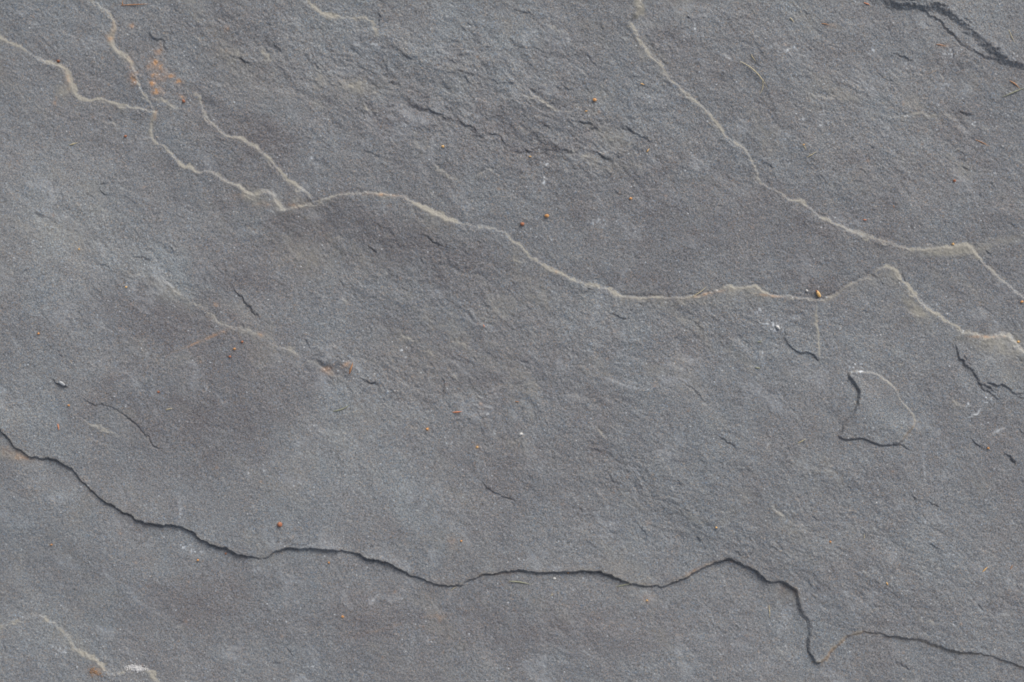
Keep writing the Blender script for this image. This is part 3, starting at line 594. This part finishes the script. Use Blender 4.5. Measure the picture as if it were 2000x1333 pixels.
MT = dict(
    orange=organic("orange_crumb", (.36, .16, .05), (.54, .29, .11)),
    red=organic("red_brown_crumb", (.19, .07, .035), (.33, .13, .065)),
    gold=organic("golden_husk", (.44, .25, .08), (.60, .39, .17)),
    straw=organic("straw", (.29, .25, .155), (.42, .37, .25)),
    green=organic("faded_green_blade", (.17, .175, .12), (.27, .27, .19)),
    brown=organic("brown_needle", (.22, .10, .045), (.36, .19, .09)),
    rustn=organic("rusty_needle", (.36, .12, .05), (.50, .20, .10)),
    grey=organic("grey_chip", (.20, .21, .22), (.30, .31, .33)),
    pale=organic("pale_grain", (.40, .39, .37), (.58, .57, .55)),
    lichen=organic("white_lichen", (.22, .22, .23), (.46, .455, .45), 1500),
    rlichen=organic("rust_brown_lichen", (.13, .085, .055), (.26, .15, .08), 1500),
    soil=organic("dark_soil", (.05, .042, .035), (.09, .075, .06), 60, .95))

# ------------------------------------------------------------------ the slab, cut into its layers and their edges
def inside(poly):
    """even odd test of every grid cell centre against a polygon, row by row"""
    cx = (ax[:-1] + ax[1:]) / 2; cy = (ay[:-1] + ay[1:]) / 2
    p = np.asarray(poly, float); q = np.roll(p, -1, 0)
    out = np.zeros((len(cy), len(cx)), bool)
    for j, yv in enumerate(cy):
        m = (p[:, 1] <= yv) != (q[:, 1] <= yv)
        if not m.any(): continue
        xi = p[m, 0] + (yv - p[m, 1]) / (q[m, 1] - p[m, 1]) * (q[m, 0] - p[m, 0])
        out[j] = (np.searchsorted(np.sort(xi), cx) % 2) == 1
    return out
BIG = 4000
low_line = LINES['five']
in_low = inside(np.concatenate([low_line, [(BIG, 1500), (BIG, BIG), (-BIG, BIG), (-BIG, 560)]]))
in_up = inside(np.concatenate([LINES['main'], [(BIG, 900), (BIG, -BIG), (-BIG, -BIG), (-BIG, -120)]]))
in_right = inside(np.concatenate([LINES['four'], [(BIG, 850), (BIG, -BIG), (1150, -BIG)]])) & in_up
in_corner = inside(np.concatenate([LINES['six'], [(BIG, 330), (BIG, -BIG), (1400, -BIG)]])) & in_right
in_left = inside(np.concatenate([LINES['two'], [(299, 700), (-BIG, 700), (-BIG, -BIG), (40, -BIG)]])) & in_up
in_flake = inside(LINES['flake'])
region = np.zeros((NY - 1, NX - 1), np.int16)        # 0 middle layer
region[in_up] = 1; region[in_left] = 2; region[in_right] = 3; region[in_corner] = 4; region[in_low] = 5; region[in_flake] = 6
ec = EDGE[:-1, :-1]
owner = {E_MAIN: 0, E_LOW: 0, E_FOUR: 1, E_TWO: 2, E_CORN: 4}
for k in owner:
    region[(ec == k) & (region != 6)] = 10 + k

P = np.stack([(X - CX) * S, (CY - Y) * S, H * S], -1).astype(np.float32)
dzx = np.gradient(H.astype(np.float64), ax, axis=1); dzy = np.gradient(H.astype(np.float64), ay, axis=0)
NRM = np.stack([-dzx, dzy, np.ones_like(dzx)], -1); NRM /= np.linalg.norm(NRM, axis=-1)[..., None]
NRM = NRM.astype(np.float32)
COL = np.stack([np.clip(M_BEIGE, 0, 1), np.clip(M_RUST, 0, 1), np.clip(M_WHITE, 0, 1), np.clip(.5 + .42 * M_TONE, 0, 1)], -1).astype(np.float32)
del dzx, dzy, wx, wy, tn, fr, r1, JW, BREAK

def tag(o, label=None, cat=None, group=None, kind=None):
    if label: o['label'] = label
    if cat: o['category'] = cat
    if group: o['group'] = group
    if kind: o['kind'] = kind
    return o

def cells_mesh(name, mask, parent):
    j, i = np.nonzero(mask)
    a = j * NX + i
    quads = np.stack([a, a + NX, a + NX + 1, a + 1], 1)
    used, inv = np.unique(quads, return_inverse=True)
    inv = inv.reshape(-1).astype(np.int32)
    me = bpy.data.meshes.new(name)
    nv, nf = len(used), len(quads)
    me.vertices.add(nv); me.vertices.foreach_set("co", P.reshape(-1, 3)[used].ravel())
    me.loops.add(nf * 4); me.loops.foreach_set("vertex_index", inv)
    me.polygons.add(nf); me.polygons.foreach_set("loop_start", np.arange(0, nf * 4, 4, dtype=np.int32))
    me.update(calc_edges=True)
    me.polygons.foreach_set("use_smooth", np.ones(nf, bool))
    at = me.attributes.new("wear", 'FLOAT_COLOR', 'POINT')
    at.data.foreach_set("color", COL.reshape(-1, 4)[used].ravel())
    me.normals_split_custom_set_from_vertices(NRM.reshape(-1, 3)[used])
    me.materials.append(STONE)
    o = bpy.data.objects.new(name, me); scn.collection.objects.link(o); o.parent = parent
    return o

slab = bpy.data.objects.new("flagstone", None); scn.collection.objects.link(slab)
tag(slab, "grey riven flagstone with pale sandy layer edges and one dark crack across its lower part", "flagstone")
LAY = {0: ("stone_layer", "large raised middle layer of grey stone"), 1: ("stone_layer", "rough grey layer above the pale middle ridge"),
       2: ("stone_layer", "grey layer at the upper left between two pale ridges"), 3: ("stone_layer", "rough grey layer right of the long diagonal ridge"),
       4: ("stone_layer", "thick raised layer in the top right corner"), 5: ("stone_layer", "smooth lowest layer below the dark crack"),
       6: ("stone_flake", "small shield shaped flake standing proud on the right")}
EDL = {E_MAIN: "pale sandy worn edge of the middle layer", E_LOW: "dark broken edge along the lower crack", E_FOUR: "pale diagonal worn edge",
       E_TWO: "pale worn edge with rust spots", E_CORN: "dark stepped broken edge of the corner layer"}
objs = {}
for k, (nm, lb) in LAY.items():
    if (region == k).any():
        objs[k] = cells_mesh(nm, region == k, slab); objs[k]['label'] = lb
for k, ow in owner.items():
    m = region == 10 + k
    if m.any():
        e = cells_mesh("broken_edge" if k in (E_LOW, E_CORN) else "worn_edge", m, objs[ow]); e['label'] = EDL[k]

def box_mesh(name, x0, x1, y0, y1, z0, z1, mat, parent=None):
    v = [(x, y, z) for z in (z0, z1) for y in (y0, y1) for x in (x0, x1)]
    f = [(0, 2, 3, 1), (4, 5, 7, 6), (0, 1, 5, 4), (2, 6, 7, 3), (0, 4, 6, 2), (1, 3, 7, 5)]
    me = bpy.data.meshes.new(name); me.from_pydata(v, [], f); me.materials.append(mat)
    o = bpy.data.objects.new(name, me); scn.collection.objects.link(o); o.parent = parent
    return o
hmin = float(H.min()) * S
bx0, bx1, by0, by1 = (ax[0] - CX) * S, (ax[-1] - CX) * S, (CY - ay[-1]) * S, (CY - ay[0]) * S
box_mesh("slab_base", bx0, bx1, by0, by1, hmin - .035, hmin - .0006, MT['grey'], slab)
g = box_mesh("ground", -3, 3, -3, 3, hmin - .12, hmin - .0345, MT['soil']); tag(g, kind='structure')
#DEBRIS
# ------------------------------------------------------------------ debris lying on the stone
def mesh_obj(name, v, f, mat, parent=None, smooth=True):
    me = bpy.data.meshes.new(name); me.from_pydata([tuple(p) for p in v], [], f)
    if smooth: me.polygons.foreach_set("use_smooth", np.ones(len(f), bool))
    me.materials.append(mat)
    o = bpy.data.objects.new(name, me); scn.collection.objects.link(o); o.parent = parent
    return o

def lump(r, seed, sx=1.0, sy=1.0, sz=.75, rough_=.28, facets=False):
    """an irregular crumb: a warped ball with lobes and flat spots"""
    rr = np.random.RandomState(seed)
    nu, nv_ = 16, 10
    c = rr.randn(7, 3); c /= np.linalg.norm(c, axis=1)[:, None]; am = rr.uniform(-1, 1, 7)
    v = [(0, 0, 1)]
    for i in range(1, nv_):
        th = math.pi * i / nv_
        for j in range(nu):
            ph = 2 * math.pi * j / nu
            v.append((math.sin(th) * math.cos(ph), math.sin(th) * math.sin(ph), math.cos(th)))
    v.append((0, 0, -1)); v = np.array(v)
    k = 1 + rough_ * sum(a * np.exp(-((v - q) ** 2).sum(1) / .35) for a, q in zip(am, c)) + .07 * rr.randn(len(v))
    if facets:
        for q in c: k = np.minimum(k, .84 / np.maximum(.35, v @ q))
    v = v * k[:, None] * r * np.array([sx, sy, sz])
    f = [(0, 1 + j, 1 + (j + 1) % nu) for j in range(nu)]
    for i in range(nv_ - 2):
        for j in range(nu):
            a = 1 + i * nu + j; b = 1 + i * nu + (j + 1) % nu
            f.append((a, a + nu, b + nu, b))
    e = len(v) - 1; s = 1 + (nv_ - 2) * nu
    f += [(e, s + (j + 1) % nu, s + j) for j in range(nu)]
    return v, f

def crumb(x, y, r, mat, label, cat="crumb", name="crumb", group="orange and brown crumbs scattered on the stone", sx=1.0, sy=.85, ang=0.0, facets=False, sz=.75):
    r = r * .84; v, f = lump(r * S, int(x * 7 + y), sx, sy, sz, rough_=.42, facets=facets or int(x + y) % 2 == 0)
    c, s = math.cos(math.radians(-ang)), math.sin(math.radians(-ang))
    v = v @ np.array([[c, s, 0], [-s, c, 0], [0, 0, 1]])
    o = mesh_obj(name, v, f, MT[mat]); o.location = world_at(x, y, r * S * sz * .62)
    return tag(o, label, cat, group)

def strand(pts, w, mat, label, cat, name, group, lift=.25, taper=(.45, .15), flat=.6, arch=0.0):
    """a blade, needle or stalk: a tapering bent tube that lies over the relief of the stone"""
    w *= .82; d, t = dense(pts, .25, 2); d = d[::2]
    n = len(d); ts = np.linspace(0, 1, n); V = []; F = []
    hs = np.array([height(*p) / S for p in d])
    k = max(3, n // 4)
    hs = np.array([hs[max(0, i - k):i + k + 1].max() for i in range(n)])
    hs = np.convolve(np.pad(hs, 2, 'edge'), np.ones(5) / 5, 'valid')
    tan = np.gradient(d, axis=0); tan /= np.linalg.norm(tan, axis=1)[:, None]
    o0 = world_at(*d[n // 2])
    for i in range(n):
        r = w * min(1, taper[0] + 3 * ts[i] * (1 - taper[0])) * min(1, taper[1] + 2.2 * (1 - ts[i]) * (1 - taper[1])) * .5
        nx, ny = tan[i, 1], -tan[i, 0]
        z = hs[i] + lift + w * flat * .5 + arch * math.sin(math.pi * ts[i])
        for a in range(6):
            ca, sa = math.cos(a * math.pi / 3), math.sin(a * math.pi / 3)
            p = Vector(((d[i, 0] + nx * r * ca - CX) * S, (CY - d[i, 1] - ny * r * ca) * S, (z + r * flat * sa) * S))
            V.append(p - o0)
    for i in range(n - 1):
        for a in range(6):
            b = (a + 1) % 6
            F.append((i * 6 + a, i * 6 + b, i * 6 + 6 + b, i * 6 + 6 + a))
    F.append(tuple(range(5, -1, -1))); F.append(tuple((n - 1) * 6 + a for a in range(6)))
    o = mesh_obj(name, V, F, MT[mat]); o.location = o0
    return tag(o, label, cat, group)

GC = "orange and brown crumbs scattered on the stone"
crumb(1161,197,4.6,'orange',"bright orange crumb on the rough patch in the upper middle")
crumb(1068,422,5.0,'orange',"orange crumb just right of the red one, near the centre of the upper half", sx=1.1)
crumb(1020,438,5.4,'red',"dark red crumb just above the pale middle ridge", facets=True)
crumb(1231,389,3.6,'orange',"small orange crumb alone in the smooth area between the two long ridges")
crumb(865,287,3.6,'gold',"golden crumb below the dark rough notch in the upper middle")
crumb(546,1025,6.4,'red',"large rust red crumb above the dark lower crack, left of centre", facets=True)
crumb(1863,354,3.4,'red',"small red crumb on the upper right layer, well left of the frame edge")
crumb(359,198,3.8,'red',"brown crumb beside the orange stains at the upper left")
crumb(111,118,3.6,'red',"rust brown crumb resting on the bend of the leftmost pale ridge")
crumb(244,266,3.4,'red',"rust brown crumb below the junction of the two left ridges")
crumb(247,561,2.8,'gold',"tiny yellow brown crumb on the pale patch at the left")
crumb(155,487,2.4,'gold',"tiny yellow crumb high on the left side, below the long straw piece")
crumb(78,652,3.0,'orange',"orange crumb near the left edge of the stone at mid height")
crumb(474,668,3.2,'red',"upper one of two rust crumbs by the faint pale seam left of centre")
crumb(459,682,3.2,'orange',"lower one of two rust crumbs by the faint pale seam left of centre")
crumb(450,697,2.8,'red',"brown crumb just below the pair of rust crumbs left of centre")
crumb(310,766,3.0,'red',"dark brown crumb in the dark patch left of centre")
crumb(135,792,2.8,'orange',"orange crumb at the upper end of the pale seam at the lower left")
crumb(99,1065,2.8,'orange',"orange crumb on the smooth layer under the left end of the dark crack")
crumb(386,1095,2.8,'orange',"orange crumb by the whitish speckled patch below the dark crack")
crumb(440,1082,2.6,'red',"small rust crumb touching the underside of the dark crack")
crumb(642,1100,2.6,'orange',"orange crumb just below the hump of the dark crack left of centre")
crumb(669,1205,3.2,'orange',"orange crumb in the middle of the lower left layer")
crumb(901,1057,2.8,'orange',"orange crumb beside the rusty smudge above the dark crack")
crumb(834,839,3.2,'orange',"orange crumb below the red needle in the centre")
crumb(932,874,3.0,'gold',"golden brown crumb right of the orange one below centre")
crumb(1399,1031,2.8,'gold',"golden crumb above the rise of the dark crack on the right")
crumb(1621,1058,2.4,'orange',"tiny orange crumb on the wide smooth area at the lower right")
crumb(1993,590,3.4,'orange',"orange crumb at the right edge, at the end of the upper pale ridge")
crumb(1987,668,3.0,'gold',"golden crumb at the right edge, beside the sandy end of the middle ridge")
crumb(1861,477,3.2,'gold',"yellow crumb resting on top of the flat pale ridge at the right")
crumb(1928,875,3.0,'orange',"orange crumb on the rough patch below the flake on the right")
crumb(1575,568,3.2,'pale',"pale crumb left of the golden seed husk", cat="grain", name="stone_grain", group="pale grains of grit")
crumb(1399,568,2.4,'pale',"tiny white grain lying in the foot of the middle ridge", cat="grain", name="stone_grain", group="pale grains of grit")
crumb(1083,1131,3.0,'pale',"small pale grain just under the dark crack, below the tan blade", cat="grain", name="stone_grain", group="pale grains of grit", sx=1.3)
crumb(1264,1174,2.4,'gold',"tiny yellow grain on the rusty smudge under the dark crack", cat="grain", name="stone_grain", group="pale grains of grit")
crumb(1568,284,2.2,'gold',"tiny yellow grain at the head of a thin stalk, upper right", cat="grain", name="stone_grain", group="pale grains of grit")
crumb(1110,1120,2.6,'orange',"orange crumb caught in the lip of the dark crack")
crumb(1109,307,2.6,'gold',"tiny golden crumb at the rough dark notch in the upper middle", sx=1.3) if False else None

# the seed husk on the middle ridge: body and open lid
hk = bpy.data.objects.new("seed_husk", None); scn.collection.objects.link(hk)
hk.location = world_at(1597, 575, 0)
tag(hk, "golden orange oval seed husk resting on the middle ridge at the right", "seed husk")
v, f = lump(7.2 * S, 41, 1.0, .5, .5, .10)
a = math.radians(-62); R2 = np.array([[math.cos(a), math.sin(a), 0], [-math.sin(a), math.cos(a), 0], [0, 0, 1]])
hb = mesh_obj("shell", v @ R2, f, MT['gold'], hk); hb.location = (0, 0, 3.2 * S)
v, f = lump(4.2 * S, 42, 1.0, .42, .42, .12)
ht = mesh_obj("tip", v @ R2, f, MT['red'], hk); ht.location = (-3.0 * S, 4.6 * S, 3.4 * S)

GN = "dry needles and stalks strewn on the stone"; GB = "short grass blades and straws on the stone"
st = strand
st([(1443,122),(1458,130),(1473,142),(1483,153),(1492,165),(1498,177)],2.6,'straw',"long curved yellow straw at the upper right of the diagonal ridge","straw","straw",GB, arch=2)
st([(1487,157),(1489,170),(1486,180),(1481,188)],1.7,'straw',"fine curled yellow stalk branching below the long curved straw","stalk","stalk",GN)
st([(1465,109),(1470,117),(1476,124)],1.8,'straw',"short thin straw just above the long curved straw","straw","straw",GB)
st([(134,283),(142,281),(151,278)],3.6,'straw',"short thick tan straw near the left edge, below the left ridge","straw","straw",GB)
st([(234,9),(252,8),(270,8),(290,7)],2.6,'brown',"straight brown twig at the top edge, right of the left ridge","twig","twig",GN)
st([(238,10),(237,3),(239,-3)],2.4,'brown',"tiny upright brown stub at the left end of the top edge twig","twig","twig",GN)
st([(1350,581),(1362,574),(1372,567),(1380,559)],2.0,'straw',"thin tan blade leaning on the middle ridge right of centre","grass blade","grass_blade",GB, arch=1)
st([(994,1136),(1010,1137),(1024,1139),(1038,1143)],3.4,'green',"grey green blade lying just below the dark crack at centre","grass blade","grass_blade",GB)
st([(1205,1147),(1218,1144),(1231,1141)],3.0,'green',"grey green blade tucked against the dark crack, right of the centre one","grass blade","grass_blade",GB)
st([(650,804),(664,801),(674,797),(682,791)],3.2,'green',"dull green bent blade near the centre left","grass blade","grass_blade",GB)
st([(884,806),(894,805),(904,804)],3.2,'rustn',"short red brown needle in the centre of the stone","needle","pine_needle",GN)
st([(682,731),(685,720),(689,708)],4.6,'brown',"stout brown stalk standing by the rounded boss near the centre","stalk","stalk",GN)
st([(944,634),(946,640)],2.8,'rustn',"tiny red needle right of centre below the middle ridge","needle","pine_needle",GN)
st([(1006,785),(1014,785)],2.8,'brown',"tiny brown needle piece just right of the red brown one","needle","pine_needle",GN)
st([(114,828),(115,835),(116,841)],3.4,'rustn',"short rust red needle above the left end of the dark crack","needle","pine_needle",GN)
st([(324,801),(331,799),(338,798)],2.6,'straw',"short pale straw in the dark patch left of centre","straw","straw",GB)
st([(1556,866),(1564,862),(1573,857)],2.4,'straw',"thin forked tan straw left of the shield shaped flake","straw","straw",GB)
st([(1503,1183),(1504,1197),(1504,1210)],2.0,'straw',"upright thin straw below the right hand part of the dark crack","straw","straw",GB)
st([(1917,1117),(1922,1112),(1928,1106)],3.0,'gold',"golden straw piece at the lower right near the frame edge","straw","straw",GB)
st([(1971,1112),(1976,1103)],2.6,'brown',"short brown straw right of the golden straw piece","straw","straw",GB)
st([(1729,1136),(1733,1144)],3.2,'gold',"tiny golden straw at the lower right, between crack and frame edge","straw","straw",GB)
st([(1685,1053),(1687,1046),(1686,1040)],1.6,'straw',"hair thin pale straw on the smooth lower right area","straw","straw",GB)
st([(1971,158),(1979,163),(1985,168),(1992,175)],3.4,'brown',"brown stalk under the top right corner layer","stalk","stalk",GN)
st([(1957,190),(1972,184),(1990,176),(2010,170)],2.8,'green',"dark olive blade crossing the brown stalk at the right edge","grass blade","grass_blade",GB)
st([(1904,273),(1918,279),(1934,287)],2.2,'brown',"thin brown stalk below the faint horizontal seam at the right","stalk","stalk",GN)
st([(1574,309),(1583,304),(1594,297)],2.0,'straw',"thin yellow stalk right of the diagonal ridge in the upper right","stalk","stalk",GN)
st([(1568,286),(1574,295)],1.8,'straw',"tiny straw at the yellow grain in the upper right","straw","straw",GB)
st([(1541,37),(1546,42),(1550,47)],2.8,'straw',"short pale straw near the top edge, right of centre","straw","straw",GB)
st([(1686,7),(1692,9),(1698,12)],3.0,'rustn',"orange brown needle at the tip of the corner layer, top edge","needle","pine_needle",GN)
st([(1602,48),(1610,49),(1617,51)],2.4,'brown',"short brown needle near the top edge, left of the corner layer","needle","pine_needle",GN)
st([(1827,88),(1838,89),(1846,92)],2.4,'brown',"short brown needle below the stepped corner crack","needle","pine_needle",GN)
st([(1967,60),(1973,74),(1980,88)],1.8,'straw',"thin tan stalk on the raised top right corner","stalk","stalk",GN)
st([(1684,430),(1693,431)],3.0,'rustn',"tiny orange brown needle above the diagonal ridge at the right","needle","pine_needle",GN)
st([(1743,402),(1745,409)],2.2,'brown',"tiny upright brown needle right of the diagonal ridge","needle","pine_needle",GN)
st([(1262,299),(1267,292)],3.0,'gold',"short golden straw in the upper middle, right of the dark notches","straw","straw",GB)
st([(1250,165),(1258,168)],2.8,'gold',"tiny golden straw left of the diagonal ridge","straw","straw",GB)
st([(1142,219),(1149,218)],3.2,'gold',"tiny golden straw just below the bright orange crumb","straw","straw",GB)
st([(1033,306),(1040,308)],3.2,'gold',"tiny golden straw above the centre, at the dark notches","straw","straw",GB)
st([(1530,724),(1533,731)],2.4,'brown',"tiny brown needle left of the shield shaped flake","needle","pine_needle",GN) if False else None
st([(1478,668),(1486,668)],3.4,'green',"tiny olive blade scrap left of the hooked dark crack","grass blade","grass_blade",GB)
st([(1474,718),(1484,720)],3.6,'green',"tiny olive blade scrap below the first scrap by the hooked crack","grass blade","grass_blade",GB)
st([(1075,1165),(1080,1161)],2.2,'straw',"tiny pale straw below the pale grain under the crack","straw","straw",GB)
st([(880,1155),(884,1151),(892,1147)],1.6,'straw',"hair fine straw at the lowest bend of the dark crack","straw","straw",GB)
st([(1885,1132),(1887,1128)],1.6,'straw',"hair fine scrap of straw at the far lower right","straw","straw",GB) if False else None

# little stone chips resting on the face
GCH = "small stone chips"
crumb(1518,640,5.0,'pale',"pale stone chip on the white crust left of the hooked crack", "stone chip","stone_chip",GCH, sx=1.3, sy=.6, ang=40, facets=True)
crumb(1018,848,4.4,'pale',"white stone chip below centre", "stone chip","stone_chip",GCH, sx=1.1, sy=.7, ang=-20, facets=True)
crumb(122,749,6.5,'grey',"grey stone chip in the small dark nick at the lower left", "stone chip","stone_chip",GCH, sx=1.4, sy=.6, ang=30, facets=True, sz=.4)

# crusts of lichen at the bottom left: many little lobes in one mesh
def crust(cx, cy, rx, ry, ang, n, mat, label, rmin=1.2, rmax=3.2):
    rr = np.random.RandomState(int(cx)); V = []; F = []
    o0 = world_at(cx, cy)
    for q in range(n):
        rho = rr.rand() ** .6 * (1 + .35 * math.sin(q * 2.1)); th = rr.rand() * 6.283
        u, w_ = rx * rho * math.cos(th), ry * rho * math.sin(th)
        c, s = math.cos(math.radians(ang)), math.sin(math.radians(ang))
        x = cx + u * c - w_ * s; y = cy + u * s + w_ * c + .0012 * (x - cx) ** 2
        r = rr.uniform(rmin, rmax) * (1.15 - .6 * rho)
        v, f = lump(r * S, q + 3, rr.uniform(.8, 1.3), 1.0, .5)
        p = world_at(x, y, 0.15 * r * S) - o0; b = len(V)
        V += [tuple(Vector(k) + p) for k in v]; F += [tuple(b + i for i in k) for k in f]
    o = mesh_obj("lichen", V, F, MT[mat]); o.location = o0
    tag(o, label, "lichen")
crust(266, 1306, 23, 7.5, 4, 170, 'lichen', "white crusty lichen on the ridge at the bottom left edge", 1.0, 2.5)
crust(186, 1314, 19, 12, 20, 30, 'rlichen', "rust brown lichen specks at the bottom left, left of the white one", .8, 2.2)
